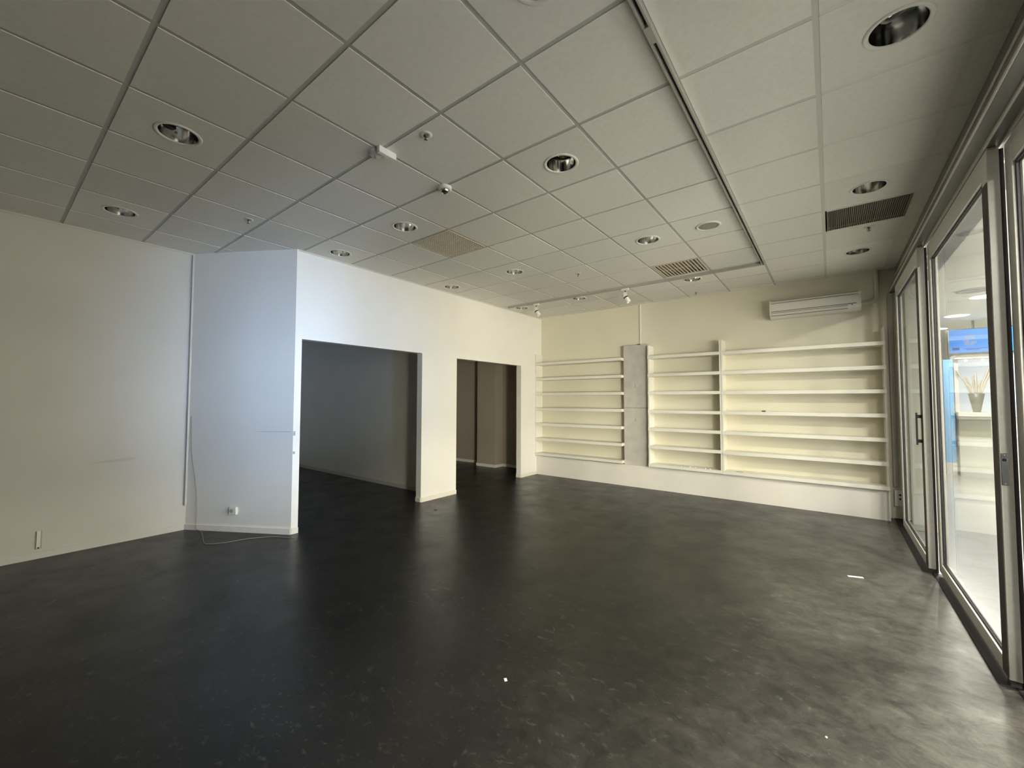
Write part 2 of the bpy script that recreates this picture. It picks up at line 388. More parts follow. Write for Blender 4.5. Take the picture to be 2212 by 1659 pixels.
# ------------------------------------------------------------------ sliding glass door leaves
def leaf(n, x, y0, y1, label, lock, jam=0.095):
    th_ = 0.048; z0, z1 = 0.035, 2.872; zo0, zo1 = 0.115, 2.735; sw = 0.095
    t = thing('door_%d' % n, label, 'door', (x, y0, 0)); t['kind'] = 'structure'
    L = y1-y0; m_ = M['alu']
    MB().box(0, th_, 0, sw, z0, z1, 0.0025).build('stile', m_, t)
    MB().box(0, th_, L-sw, L, z0, z1, 0.0025).build('stile', m_, t)
    MB().box(0.0005, th_-0.0005, sw, L-sw, z0, zo0).build('rail', m_, t)
    MB().box(0.0005, th_-0.0005, sw, L-sw, zo1, z1).build('rail', m_, t)
    MB().box(th_/2-0.003, th_/2+0.003, sw-0.004, L-sw+0.004, zo0-0.004, zo1+0.004).build('pane', M['glass'], t)
    g = MB(); gw, gh = 0.007, 0.011
    for s in (-1, 1):
        xa, xb = th_/2+s*0.0031, th_/2+s*(0.0031+gw)
        g.box(xa, xb, sw, sw+gh, zo0, zo1).box(xa, xb, L-sw-gh, L-sw, zo0, zo1)
        g.box(xa, xb, sw+gh, L-sw-gh, zo0, zo0+gh).box(xa, xb, sw+gh, L-sw-gh, zo1-gh, zo1)
    g.build('gasket', M['black'], t)
    # black strip added to close the light gap, foot and top roller
    MB().box(th_, th_+0.0155, 0.0, 0.05, 0.006, z1-0.01).build('gap_strip', M['black'], t)
    MB().box(0.004, th_-0.004, 0.004, 0.05, 0.004, z0).build('foot', M['dark'], t)
    rr = MB(); rr.tube([(0.008, 0.02, z1+0.011), (th_-0.008, 0.02, z1+0.011)], 0.011, 14)
    rr.build('roller', M['steel'], t)
    if lock:
        lp = MB().box(0.004, 0.030, -0.003, 0.0, 1.045, 1.215, 0.001).build('lock_plate', M['darksteel'], t); lp['label'] = 'steel lock plate'
        q = MB(); q.lathe([(0.001, 0), (0.008, 0), (0.0085, 0.002), (0.006, 0.004)], 16, cap1=True)
        q.build('keyhole', M['dark'], lp, (0.017, -0.003, 1.18), (math.radians(90), 0, 0))
        for z in (1.055, 1.205):
            s_ = MB().lathe([(0.0005, 0), (0.004, 0), (0.003, 0.0015)], 10, cap1=True).build('screw', M['chrome'], lp, (0.017, -0.003, z), (math.radians(90), 0, 0))
    MB().box(-0.003, 0.0, 0.001, sw-0.004, z0+0.01, z1-0.18).build('stile_strip', M['darkstrip'], t)  # dark strip covering the room face of the near stile
    if not lock:
        h = MB().box(-0.006, -0.003, 0.02, 0.075, 1.10, 1.40, 0.001).box(-0.030, -0.006, 0.038, 0.058, 1.12, 1.15, 0.002).box(-0.030, -0.006, 0.038, 0.058, 1.34, 1.37, 0.002).box(-0.042, -0.030, 0.036, 0.060, 1.10, 1.39, 0.004)
        h.build('pull_handle', M['dark'], t)
    return t
leaf(1, 0.642, 5.12, 6.70, 'farthest glass sliding door leaf, next to the shelf wall', False)
leaf(2, 0.706, 3.345, 5.10, 'middle glass sliding door leaf with steel lock plate on its edge', True)
leaf(3, 0.770, 1.60, 3.335, 'nearest glass sliding door leaf at the right picture edge', False)
leaf(4, 0.834, 0.51, 1.62, 'glass sliding door leaf beside the camera', False)

# ------------------------------------------------------------------ shelf wall
YF = 6.94      # shelf fronts
struct('trim_4', MB().box(XL, 0.560, 7.0, YB, 0.0, 0.372), M['panel'], 'white boxed base panel under the wall shelves')
def shelf_unit(label, x0, x1, zs, left_panel, right_panel, g):
    t = thing('wall_shelf_unit', label, 'shelf', ((x0+x1)/2, YB, 0.372), 0, g)
    ox, oy, oz = (x0+x1)/2, YB, 0.372
    for z in zs:
        MB().box(x0-ox, x1-ox, YF-oy, -0.0, z-0.049-oz, z-oz, 0.0015).build('shelf', M['shelf'], t)
    zt = 2.432
    edges = sorted([0.372+0.0]+[z for z in zs])
    for (on, a, b) in ((left_panel, x0-0.0, x0+0.022), (right_panel, x1-0.022, x1)):
        if not on: continue
        p = MB(); lo = 0.001+0.372
        for z in sorted(zs):
            if z-0.05 > lo: p.box(a-ox, b-ox, 6.955-oy, 0, lo-oz, z-0.0495-oz)
            lo = z+0.0005
        p.box(a-ox, b-ox, 6.955-oy, 0, lo-oz, zt-oz)
        p.build('side_panel', M['shelf'], t)
    return t
zL = [2.257, 1.950, 1.647, 1.345, 1.038, 0.741, 0.438]
zM = [2.253, 1.948, 1.645, 1.335, 1.036, 0.738, 0.433]
zR = [2.250, 1.944, 1.641, 1.336, 1.031, 0.732, 0.431]
gS = 'white built-in shelf units on the back wall'
shelf_unit('white seven-shelf unit in the left corner beside the narrow opening', XL+0.001, -2.925, zL, True, False, gS)
shelf_unit('narrow white seven-shelf unit between the grey board and the widest unit', -2.455, -1.326, zM, True, True, gS)
shelf_unit('widest white seven-shelf unit under the air conditioner', -1.322, 0.560, zR, True, True, gS)
bd = thing('filler_board', 'tall grey board between the corner shelf unit and the narrow unit', 'board', (-2.69, 7.05, 0.372))
MB().box(-0.232, 0.232, 0.0, 0.139, 0.0, 0.992).build('board_panel', M['board'], bd)
MB().box(-0.232, 0.232, 0.0, 0.139, 0.998, 2.10).build('board_panel', M['board'], bd)
MB().box(-0.230, 0.230, 0.010, 0.139, 0.992, 0.998).build('joint', M['dark'], bd)
for zz in (1.36, 0.76):
    MB().add([(-0.040, -0.0008, zz), (-0.020, -0.0008, zz-0.01), (-0.012, -0.0008, zz+0.03), (-0.018, -0.0008, zz+0.06), (-0.030, -0.0008, zz+0.055)], [(0, 1, 2, 3, 4)]).build('stain', M['stain'], bd)
cdt = thing('cable_conduit', 'thin white conduit from the ceiling down to the grey board', 'conduit', (-2.66, YB, 2.49))
MB().box(-0.011, 0.011, -0.018, 0.0, 0.0, H-2.49-0.002, 0.003).build('conduit_cover', M['plastic'], cdt)
MB().lathe([(0.001, 0), (0.035, 0), (0.038, 0.012), (0.020, 0.018)], 18, cap1=True).build('grommet', M['dark'], cdt, (-0.005, -0.07, -0.017))
# things left on the shelves
mk = thing('marker_pen', 'black and white marker pen lying on the fourth shelf of the widest unit', 'pen', (-0.75, 6.99, 1.336))
MB().tube([(-0.05, 0, 0.008), (0.0, 0, 0.008)], 0.008, 10).build('pen_cap', M['dark'], mk)
MB().tube([(0.0, 0, 0.0075), (0.07, 0, 0.0075)], 0.0075, 10).build('pen_barrel', M['paper'], mk)
for k, (x, z, lb) in enumerate(((-1.93, 0.433, 'leftmost'), (-1.80, 0.433, 'second from the left'), (-1.72, 0.433, 'middle one'), (-1.57, 0.433, 'fourth from the left'), (-1.50, 0.433, 'rightmost'))):
    tag(MB().lathe([(0.001, 0), (0.013, 0), (0.012, 0.010), (0.004, 0.014)], 12, cap1=True).build('shelf_plug', M['plastic'], None, (x, 6.965, z)),
        'small white plug on the bottom shelf of the narrow unit, ' + lb, 'plug', 'loose shelf plugs on the bottom shelf')
tag(MB().box(-0.045, 0.045, -0.012, 0.012, 0, 0.006, 0.001).build('wood_chip', M['smudge'], None, (-1.10, 6.975, 0.431), (0, 0, 0.2)),
    'brown wood chip on the bottom shelf of the widest unit', 'scrap')

# ------------------------------------------------------------------ air conditioner and its pipe
ac = thing('air_conditioner', 'ivory wall-mounted air conditioner above the widest shelf unit', 'air conditioner', (-0.165, YB, 2.69))
prof = [(0.0, 0.0), (-0.13, 0.0), (-0.185, 0.035), (-0.200, 0.075), (-0.205, 0.20), (-0.19, 0.245), (-0.165, 0.262), (0.0, 0.265)]
W2 = 0.51
bm_ = MB(); n = len(prof)
vs = [(-W2, y, z) for y, z in prof]+[(W2, y, z) for y, z in prof]
bm_.add(vs, [tuple(range(n)), tuple(range(2*n-1, n-1, -1))]+[(i, (i+1) % n, (i+1) % n+n, i+n) for i in range(n)])
bm_.build('housing', M['acplastic'], ac)
MB().box(-W2+0.02, W2-0.03, -0.2065, -0.2045, 0.205, 0.211).build('air_slot', M['grille'], ac)
MB().box(-W2+0.02, W2-0.03, -0.1945, -0.1890, 0.238, 0.244).build('air_slot', M['grille'], ac)
MB().box(-W2+0.02, W2-0.05, -0.2040, -0.2015, 0.086, 0.094).build('air_slot', M['grille'], ac)
MB().box(-W2+0.02, W2-0.13, -0.2035, -0.1990, 0.068, 0.073).build('air_slot', M['grille'], ac)
fl = MB().box(-W2+0.03, W2-0.14, -0.199, -0.185, 0.034, 0.064, 0.002).build('louver_flap', M['acplastic'], ac)
MB().box(-W2+0.03, W2-0.14, -0.199, -0.193, 0.026, 0.032).build('air_slot', M['grille'], ac)
MB().box(W2-0.10, W2-0.085, -0.206, -0.201, 0.070, 0.080).build('indicator', M['dark'], ac)
pc = [(0.347, 2.79), (0.42, 2.79), (0.455, 2.796), (0.485, 2.815), (0.505, 2.85), (0.51, 2.89), (0.51, H-0.003)]
tag(MB().tube([(x, 7.16, z) for x, z in pc], 0.024, 12).build('pipe_cover', M['acplastic'], None),
    'curved ivory pipe cover rising from the air conditioner to the ceiling', 'pipe')

# corner conduit and outlet beside the shelves
cc = thing('corner_conduit', 'vertical grey cable conduit in the corner beside the glass doors', 'conduit', (0.635, YB, 0.40))
MB().box(-0.026, 0.026, -0.03, 0.0, 0.0, 2.49, 0.003).build('conduit_cover', M['trackm'], cc)
so = thing('corner_outlet', 'white double outlet under the corner conduit by the glass doors', 'outlet', (0.652, YB, 0.165))
MB().box(-0.040, 0.040, -0.045, 0.0, 0.0, 0.20, 0.005).build('outlet_box', M['plastic'], so)
for z in (0.145, 0.095): MB().lathe([(0.001, 0.0), (0.012, 0), (0.012, 0.002)], 12, cap1=True).build('socket_hole', M['black'], so, (0.012, -0.045, z), (math.radians(90), 0, 0))

# ------------------------------------------------------------------ recessed downlights
def downlight(name='recessed_downlight'):
    t = thing(name, None, 'ceiling light')
    MB().lathe([(0.104, 0.012), (0.104, -0.001), (0.109, -0.005), (0.119, -0.006), (0.126, -0.003), (0.127, 0.0)], 40).build('trim_ring', M['plastic'], t)
    MB().lathe([(0.103, 0.0), (0.102, 0.025), (0.098, 0.055), (0.088, 0.090), (0.070, 0.118), (0.050, 0.132)], 40).build('reflector', M['chrome'], t)
    MB().lathe([(0.050, 0.132), (0.048, 0.150), (0.001, 0.152)], 24).build('lamp_hole', M['black'], t)
    for yy in (-0.024, 0.024):      # folded compact lamp tubes lying across the bowl
        MB().tube([(-0.062, yy, 0.082), (0.040, yy, 0.082), (0.054, yy*0.75, 0.082), (0.060, 0, 0.082)], 0.0105, 12).build('lamp_tube', M['lampglass'], t)
    MB().box(-0.094, -0.058, -0.040, 0.040, 0.060, 0.104, 0.006).build('lamp_socket', M['dark'], t)
    MB().lathe([(0.001, -0.004), (0.007, -0.003), (0.008, 0.004), (0.001, 0.006)], 12).build('clip_screw', M['paper'], t, (-0.075, 0.052, 0.055))
    return t
def cell(i, j): return (OX+G*(i+.5), OY+G*(j+.5), H)
dl = downlight()
DL = [((-9, 0), 'unlit round downlight nearest the slanted wall, over the far left wall', 0.6),
      ((-6, 0), 'unlit round downlight in the upper left of the picture, nearest on that side', 0.5),
      ((-8, 3), 'unlit round downlight close to the wall above the wide opening', 1.2),
      ((-6, 3), 'unlit round downlight just left of the perforated square vent', 2.0),
      ((-3, 3), 'unlit round downlight with bright reflector in the middle of the ceiling', 1.6),
      ((-8, 6), 'unlit round downlight by the wall above the pillar between the openings', 1.2),
      ((-6, 6), 'unlit round downlight behind the perforated square vent', 1.1),
      ((-3, 6), 'unlit round downlight between the middle one and the ribbed vent', 2.3),
      ((-8, 9), 'unlit round downlight in the far corner beyond the cross track', 1.2),
      ((-6, 9), 'unlit round downlight beyond the cross track, left of the hanging spotlight', 1.2),
      ((-3, 9), 'unlit round downlight beyond the ribbed vent and cross track', 1.2),
      ((0, 3), 'largest unlit round downlight at the top right corner', 2.5),
      ((0, 6), 'unlit round downlight directly before the dark slotted grille', 2.6),
      ((0, 9), 'unlit round downlight beyond the dark slotted grille above the air conditioner', 0.3),
      ]
for k, (ij, lb, rz) in enumerate(DL):
    o = dl if k == 0 else copy_tree(dl)
    o.location = cell(*ij); o.rotation_euler = (0, 0, rz); tag(o, lb, 'ceiling light', 'recessed downlights in the ceiling')
# two more downlight holes outside the picture are closed with the same fitting
for ij, lb in (((-3, 0), 'unlit round downlight behind the camera on the left'), ((0, 0), 'unlit round downlight straight above the camera')):
    o = copy_tree(dl); o.location = cell(*ij); tag(o, lb, 'ceiling light', 'recessed downlights in the ceiling')

# ceiling speakers
def speaker(ij, lb):
    t = thing('ceiling_speaker', lb, 'speaker', cell(*ij), 0, 'round ceiling speakers')
    MB().lathe([(0.088, -0.002), (0.090, -0.007), (0.104, -0.009), (0.114, -0.005), (0.115, 0.0)], 36).build('rim', M['plastic'], t)
    MB().lathe([(0.089, -0.003), (0.05, -0.007), (0.001, -0.008)], 36).build('speaker_mesh', M['mesh'], t)
speaker((-2, 6), 'flat round ceiling speaker beside the long track')
speaker((-2, 1), 'pale round ceiling speaker cut off at the top picture edge')

# ------------------------------------------------------------------ vents
v1 = thing('perforated_vent', 'square perforated ceiling vent behind the left smoke detector', 'vent', (*cell(-6, 4)[:2], H))
h = 0.287
fr = MB()
for s in (-1, 1): fr.box(s*h, s*(h-0.014), -h, h, -0.002, 0.012); fr.box(-h+0.014, h-0.014, s*h, s*(h-0.014), -0.002, 0.012)
fr.build('vent_frame', M['diff'], v1)
egg = MB(); N = 17; st = 2*(h-0.014)/N
for k in range(1, N):
    p = -h+0.014+k*st
    egg.box(p-0.006, p+0.006, -h+0.014, h-0.014, 0.000, 0.006)
    egg.box(-h+0.014, h-0.014, p-0.006, p+0.006, 0.0005, 0.0065)
e_ = egg.build('vent_grid', M['diff'], v1); e_['kind'] = 'stuff'
MB().box(-h, h, -h, h, 0.030, 0.034).build('backing', M['grille'], v1)
MB().box(-0.03, h-0.02, -h+0.02, 0.02, 0.012, 0.020).build('damper_plate', M['diff'], v1)
v2 = thing('ribbed_vent', 'square ribbed ceiling vent against the cross track', 'vent', (*cell(-3, 8)[:2], H))
fr = MB()
for s in (-1, 1): fr.box(s*h, s*(h-0.014), -h, h, -0.002, 0.012); fr.box(-h+0.014, h-0.014, s*h, s*(h-0.014), -0.002, 0.012)
fr.build('vent_frame', M['diff'], v2)
for k in range(13):
    p = -h+0.036+k*(2*h-0.072)/12
    MB().prism([(p-0.011, -h+0.014), (p+0.005, -h+0.014), (p+0.005, h-0.014), (p-0.011, h-0.014)], -0.001, 0.006).build('slat', M['diff'], v2)
MB().box(-h+0.014, h-0.014, -0.006, 0.006, 0.007, 0.012).build('cross_rib', M['diff'], v2)
MB().box(-h, h, -h, h, 0.030, 0.034).build('backing', M['grille'], v2)
v3 = thing('slotted_grille', 'dark bronze slotted ceiling grille near the glass doors', 'vent', (0.297, 4.94, H))
fr = MB(); hx, hy = 0.287, 0.262
for s in (-1, 1): fr.box(s*hx, s*(hx-0.010), -hy, hy, -0.003, 0.012); fr.box(-hx+0.01, hx-0.01, s*hy, s*(hy-0.010), -0.003, 0.012)
fr.build('grille_frame', M['grille'], v3)
sl0 = None
for k in range(38):
    p = -hx+0.017+k*(2*hx-0.034)/37
    if sl0 is None: sl0 = MB().box(-0.0042, 0.0042, -hy+0.010, hy-0.010, -0.003, 0.009).build('slat', M['grille'], v3, (p, 0, 0))
    else: o = sl0.copy(); COL.objects.link(o); o.location = (p, 0, 0)
MB().box(-hx, hx, -hy, hy, 0.03, 0.034).build('backing', M['black'], v3)
MB().box(-hx, hx, hy+0.002, 0.284, 0.0, 0.012).build('side_filler', TILES[0], v3)
MB().box(-hx, hx, -0.284, -hy-0.002, 0.0, 0.012).build('side_filler', TILES[0], v3)

# ------------------------------------------------------------------ light track and spotlights
tk = thing('lighting_track', 'grey L-shaped lighting track across the ceiling', 'track', (-0.622, 5.885, H))
def channel(name, x0, x1, y0, y1, along_y):
    c = MB(); z0 = -0.036
    if along_y:
        c.box(x0, x0+0.009, y0, y1, z0, 0).box(x1-0.009, x1, y0, y1, z0, 0).box(x0+0.009, x1-0.009, y0, y1, -0.006, 0)
    else:
        c.box(x0, x1, y0, y0+0.009, z0, 0).box(x0, x1, y1-0.009, y1, z0, 0).box(x0, x1, y0+0.009, y1-0.009, -0.006, 0)
    c.build(name, M['trackm'], tk)
channel('track_rail', -0.018, 0.018, -8.5, -4.09, True)
channel('track_rail', -0.018, 0.018, -3.985, 0.0, True)
MB().box(-0.019, 0.019, -4.09, -3.985, -0.037, 0.0, 0.002).build('joiner', M['trackm'], tk)
channel('track_rail', -4.02, -0.018, -0.018, 0.018, False)
MB().box(-0.019, 0.019, -0.0, 0.02, -0.037, 0.0, 0.001).build('corner_joiner', M['trackm'], tk)
MB().box(-0.0085, 0.0085, -8.5, -4.09, -0.0085, -0.0062).build('slot_liner', M['black'], tk)
MB().box(-0.0085, 0.0085, -3.985, 0.0, -0.0085, -0.0062).build('slot_liner', M['black'], tk)
MB().box(-4.02, -0.02, -0.0165, 0.0165, -0.0375, -0.0365).build('cover_strip', M['trackm'], tk)

def spot(x, lb, rz, tilt):
    t = thing('track_spotlight', lb, 'spotlight', (x, 5.885, H-0.0375), math.pi/2, 'white spotlights on the cross track')
    MB().box(-0.016, 0.016, -0.055, 0.055, -0.032, 0.0, 0.003).build('adaptor', M['plastic'], t)
    MB().tube([(0, 0, -0.032), (0, 0, -0.062)], 0.009, 10).build('swivel', M['dark'], t)
    b = MB()
    for s in (-1, 1): b.box(s*0.047, s*0.041, -0.012, 0.012, -0.135, -0.062)
    b.box(-0.047, 0.047, -0.012, 0.012, -0.066, -0.060)
    b.build('bracket', M['plastic'], t)
    c = MB()   # can built along +z then tilted
    c.lathe([(0.001, -0.045), (0.026, -0.045), (0.032, -0.035), (0.034, 0.02), (0.034, 0.105), (0.031, 0.108), (0.029, 0.10), (0.001, 0.085)], 24)
    cn = c.build('lamp_can', M['plastic'], t, (0, 0, -0.120), (tilt, 0, rz))
    MB().lathe([(0.0342, 0.010), (0.037, 0.014), (0.037, 0.026), (0.0342, 0.030)], 24).build('clamp_ring', M['dark'], cn)
    return t
spot(-2.405, 'white spotlight hanging right of centre on the cross track', 0.15, math.radians(150))
spot(-4.02, 'white spotlight near the far corner end of the cross track', 0.15, math.radians(150))

# ------------------------------------------------------------------ detectors, sprinklers
sd = thing('alarm_box', 'small white alarm box with clear sensor on a ceiling bar crossing', 'alarm', (-2.43, 1.64, H))
MB().box(-0.018, 0.018, -0.065, 0.075, -0.045, 0.0, 0.004).build('housing', M['paper'], sd, (0.045, 0.02, 0))
MB().lathe([(0.045, 0.0), (0.045, -0.018), (0.038, -0.028), (0.001, -0.030)], 20).build('sensor_base', M['acplastic'], sd, (-0.03, -0.01, 0))
MB().lathe([(0.008, -0.03), (0.008, -0.042), (0.001, -0.045)], 10).build('sensor_tip', M['smudge'], sd, (-0.03, -0.01, 0))
s2 = thing('smoke_detector', 'round grey smoke detector with dark centre on a ceiling bar crossing', 'detector', (-2.43, 2.25, H))
MB().lathe([(0.055, 0.0), (0.055, -0.016), (0.046, -0.026), (0.001, -0.028)], 28).build('detector_base', M['plastic'], s2)
MB().lathe([(0.038, -0.026), (0.036, -0.042), (0.026, -0.048), (0.001, -0.049)], 24).build('detector_head', M['steel'], s2)
MB().lathe([(0.014, -0.048), (0.012, -0.054), (0.001, -0.055)], 14).build('sensor_eye', M['dark'], s2)
def sprinkler(x, y, lb, first=[None]):
    if first[0] is None:
        t = thing('sprinkler', lb, 'sprinkler', (x, y, H), 0, 'ceiling sprinklers')
        MB().lathe([(0.040, 0.0), (0.038, -0.004), (0.016, -0.006), (0.014, 0.0)], 24).build('escutcheon', M['plastic'], t)
        MB().lathe([(0.012, 0.0), (0.012, -0.014), (0.005, -0.016), (0.004, -0.036), (0.001, -0.037)], 12).build('sprinkler_body', M['grille'], t)
        fr = MB()
        for s in (-1, 1): fr.tube([(s*0.011, 0, -0.012), (s*0.014, 0, -0.024), (s*0.004, 0, -0.038)], 0.0022, 6)
        fr.build('frame_arm', M['steel'], t)
        MB().lathe([(0.001, -0.038), (0.017, -0.038), (0.017, -0.040), (0.001, -0.040)], 16).build('deflector', M['steel'], t)
        first[0] = t; return t
    t = copy_tree(first[0]); t.location = (x, y, H); t['label'] = lb; return t
sprinkler(-2.04, 1.72, 'sprinkler head between the alarm box and the middle downlight')
sprinkler(-2.67, 4.92, 'sprinkler head in front of the cross track, behind the perforated vent')
sprinkler(-1.65, 6.89, 'sprinkler head near the back wall over the narrow shelf unit')
sprinkler(0.337, 5.33, 'sprinkler head beside the dark slotted grille')
sprinkler(-4.36, 1.521, 'sprinkler head over the slanted wall')

# ------------------------------------------------------------------ small things on the left walls
D = -d      # from B toward A
def on_slant(s, z, out=0.0):   # s = metres from the outer edge A along the slanted wall
    p = A + d*s - nrm*out; return (p.x, p.y, z)
ang = math.atan2(D.y, D.x)
ou = thing('wall_outlet', 'small white outlet low on the slanted wall', 'outlet', on_slant(0.70, 0.195), ang)
MB().box(-0.045, 0.045, -0.03, 0.0, 0.0, 0.085, 0.005).build('outlet_box', M['plastic'], ou)
MB().lathe([(0.001, 0.0), (0.022, 0.0), (0.022, 0.002)], 18, cap1=True).build('socket', M['smudge'], ou, (-0.012, -0.03, 0.042), (math.radians(90), 0, 0))
cr = thing('corner_pipe', 'thin white conduit down the inner corner of the slanted wall', 'conduit', (-5.88, 1.49, 0.28))
MB().box(-0.012, 0.010, -0.010, 0.010, 0, H-0.28-0.024, 0.003).build('conduit_cover', M['sidewall'], cr)
def catmull(P, n=8):
    P = [Vector(p) for p in P]; P = [P[0]*2-P[1]]+P+[P[-1]*2-P[-2]]; out = []
    for i in range(1, len(P)-2):
        for k in range(n):
            t = k/n; a, b, c, e = P[i-1], P[i], P[i+1], P[i+2]
            out.append(0.5*((2*b)+(c-a)*t+(2*a-5*b+4*c-e)*t*t+(3*b-a-3*c+e)*t**3))
    out.append(P[-2]); return out
cb = [on_slant(1.27, 1.30, 0.02), on_slant(1.262, 1.10, 0.02), on_slant(1.245, 0.85, 0.02), on_slant(1.20, 0.62, 0.02), on_slant(1.165, 0.40, 0.022), on_slant(1.155, 0.2, 0.022), on_slant(1.15, 0.03, 0.03),
      (-5.66, 1.585, 0.006), (-5.42, 1.535, 0.005), (-5.20, 1.485, 0.005), (-5.11, 1.50, 0.005), (-5.03, 1.62, 0.005), (-4.985, 1.80, 0.005), (-4.90, 1.93, 0.005), (-4.83, 2.02, 0.005), (-4.72, 2.07, 0.005), (-4.61, 2.13, 0.005)]
tag(MB().tube(catmull(cb), 0.0032, 6).build('loose_cable', M['cable'], None), 'thin loose cable hanging from the corner and trailing on the floor', 'cable')
wd = thing('wall_bracket', 'short white cable duct stub above the baseboard of the far left wall', 'bracket', (-5.92, 0.387, 0.09))
MB().box(0.0, 0.014, -0.013, 0.013, 0.0, 0.165, 0.002).build('duct_cover', M['plastic'], wd)
MB().box(0.0, 0.004, -0.022, -0.013, 0.0, 0.165).build('duct_shade', M['smudge'], wd)  # shade along both sides of the duct drawn as grey strips
MB().box(0.0, 0.004, 0.013, 0.022, 0.0, 0.165).build('duct_shade', M['smudge'], wd)
MB().box(0.014, 0.018, -0.006, 0.008, 0.004, 0.018).build('screw', M['dark'], wd)
def strike(z, hh, lb):
    t = thing('hinge_plate', lb, 'hinge', (XL, 2.183, z), 0, 'old hinge plates on the pillar edge')
    MB().box(0.0, 0.0025, -0.010, 0.012, 0, hh, 0.0005).build('plate', M['trackm'], t)
    MB().lathe([(0.0005, 0), (0.003, 0.0), (0.002, 0.001)], 8, cap1=True).build('screw', M['dark'], t, (0.0025, 0, hh/2), (0, math.radians(90), 0))
strike(1.09, 0.05, 'upper small metal plate on the pillar edge beside the wide opening')
strike(0.885, 0.03, 'lower small metal plate on the pillar edge beside the wide opening')
# scuff line on the slanted wall, dirt on the left wall: thin marks lying on the paint
o = MB(); 
for k in range(6):
    s0 = 0.03+k*0.078; o.box(-0.036, 0.036, -0.0006, 0.0, -0.0016, 0.0016)
mk_ = thing('wall_scratch', 'long horizontal scratch on the slanted wall at door-handle height', 'scratch', on_slant(0.25, 1.133), ang)
MB().add([(-0.22, -0.0008, 0.001), (0.22, -0.0008, 0.004), (0.22, -0.0008, -0.001), (-0.22, -0.0008, -0.001)], [(0, 1, 2, 3)]).build('scratch_line', M['smudge'], mk_)
tag(MB().box(-0.0, 0.0, 0, 0, 0, 0).add([(0, -0.19, -0.016), (0, 0.02, -0.014), (0, 0.13, -0.008), (0, 0.16, 0.006), (0, 0.12, 0.022), (0, 0.02, 0.014), (0, -0.16, 0.000)], [(0, 1, 2, 3, 4, 5, 6)]).build('wall_smudge', mat('faint_smudge', (0.56, 0.54, 0.48), 0.6), None, (-5.9190, 0.90, 0.857)), 'faint grey smudge on the far left wall', 'smudge')

# floor debris
tag(MB().box(-0.055, 0.055, -0.012, 0.012, 0, 0.004, 0.001).build('paper_scrap', M['paper'], None, (0.131, 4.60, 0.0), (0, 0, 0.35)), 'small white paper scrap on the floor near the glass doors', 'scrap')
tag(MB().box(-0.008, 0.008, -0.012, 0.012, 0, 0.003, 0.001).build('paper_scrap', M['paper'], None, (-1.407, 1.769, 0.0), (0, 0, 0.9)), 'tiny white paper crumb on the dark floor in the foreground centre', 'scrap')
tag(MB().lathe([(0.022, 0), (0.026, 0.003), (0.014, 0.006), (0.001, 0.006)], 14).build('floor_screw_cap', M['dark'], None, (-4.30, 3.865, 0.0)), 'small dark round cap on the floor before the pillar', 'cap')
for k, (x, y, lb) in enumerate(((-0.45, 1.63, 'tiny white speck on the floor at the bottom edge'), (-0.05, 2.35, 'tiny white speck on the floor in the lower right'))):
    tag(MB().lathe([(0.005, 0), (0.004, 0.003), (0.001, 0.004)], 8).build('floor_speck', M['paper'], None, (x, y, 0.0)), lb, 'speck')

# ------------------------------------------------------------------ mall corridor outside the glass
CZ = 3.1
struct('floor_corridor', MB().box(0.890, 6.6, -6.0, 19.0, -0.06, 0.0).box(0.830, 0.890, 1.60, 19.0, -0.06, 0.0).box(0.765, 0.830, 3.345, 7.19, -0.06, 0.0).box(0.700, 0.765, 5.12, 7.19, -0.06, 0.0), M['cfloor'], 'pale polished corridor floor outside the glass')
struct('ceiling_corridor', MB().box(0.95, 6.6, -6.0, 19.0, CZ, CZ+0.1), M['cwall'], 'white corridor ceiling')
struct('wall_corridor_far', MB().box(0.9, 6.6, 19.0, 19.1, 0, CZ), M['cwall'])
struct('wall_corridor_near', MB().box(0.9, 6.6, -6.1, -6.0, 0, CZ), M['cwall'])
struct('wall_corridor_right', MB().box(6.6, 6.7, -6.0, 19.0, 0, CZ), M['cwall'])
struct('wall_neighbour', MB().box(0.85, 0.95, YB+0.12, 19.0, 0, CZ), M['nwall'], 'white shopfront wall next door')

def lamp_fixture(x, y, lb):
    t = thing('corridor_downlight', lb, 'ceiling light', (x, y, CZ), 0, 'round corridor ceiling lights')
    MB().lathe([(0.165, 0.0), (0.165, -0.008), (0.185, -0.010), (0.195, 0.0)], 32).build('trim_ring', M['cwall'], t)
    MB().lathe([(0.165, -0.004), (0.001, -0.0045)], 32).build('diffuser', EM_LAMP, t)
    ld = bpy.data.lights.new('lamp_light', 'AREA'); ld.shape = 'DISK'; ld.size = 0.32; ld.energy = LAMP_W; ld.color = LAMP_COL
    lo = bpy.data.objects.new('lamp_light', ld); COL.objects.link(lo); lo.parent = t; lo.location = (0, 0, -0.014)
EM_LAMP = emit('lamp_glow', (1.0, 0.96, 0.9), 12.0)
for yy, lb in ((0.35, 'lit corridor downlight just outside the glass beside the camera'), (2.15, 'lit corridor downlight just outside the nearest glass leaf'),
               (3.95, 'lit corridor downlight just outside the middle glass leaf'), (9.35, 'lit corridor downlight beside the round vent, largest seen through the glass'),
               (11.15, 'lit corridor downlight above the blue screen'), (12.95, 'small lit corridor downlight left of the blue screen')):
    lamp_fixture(1.9, yy, lb)
for yy, lb in ((0.35, 'lit corridor downlight across the corridor, level with the camera'), (3.95, 'lit corridor downlight across the corridor, level with the middle leaf'),
               (7.55, 'lit corridor downlight across the corridor, level with the shelf wall')):
    lamp_fixture(4.6, yy, lb)

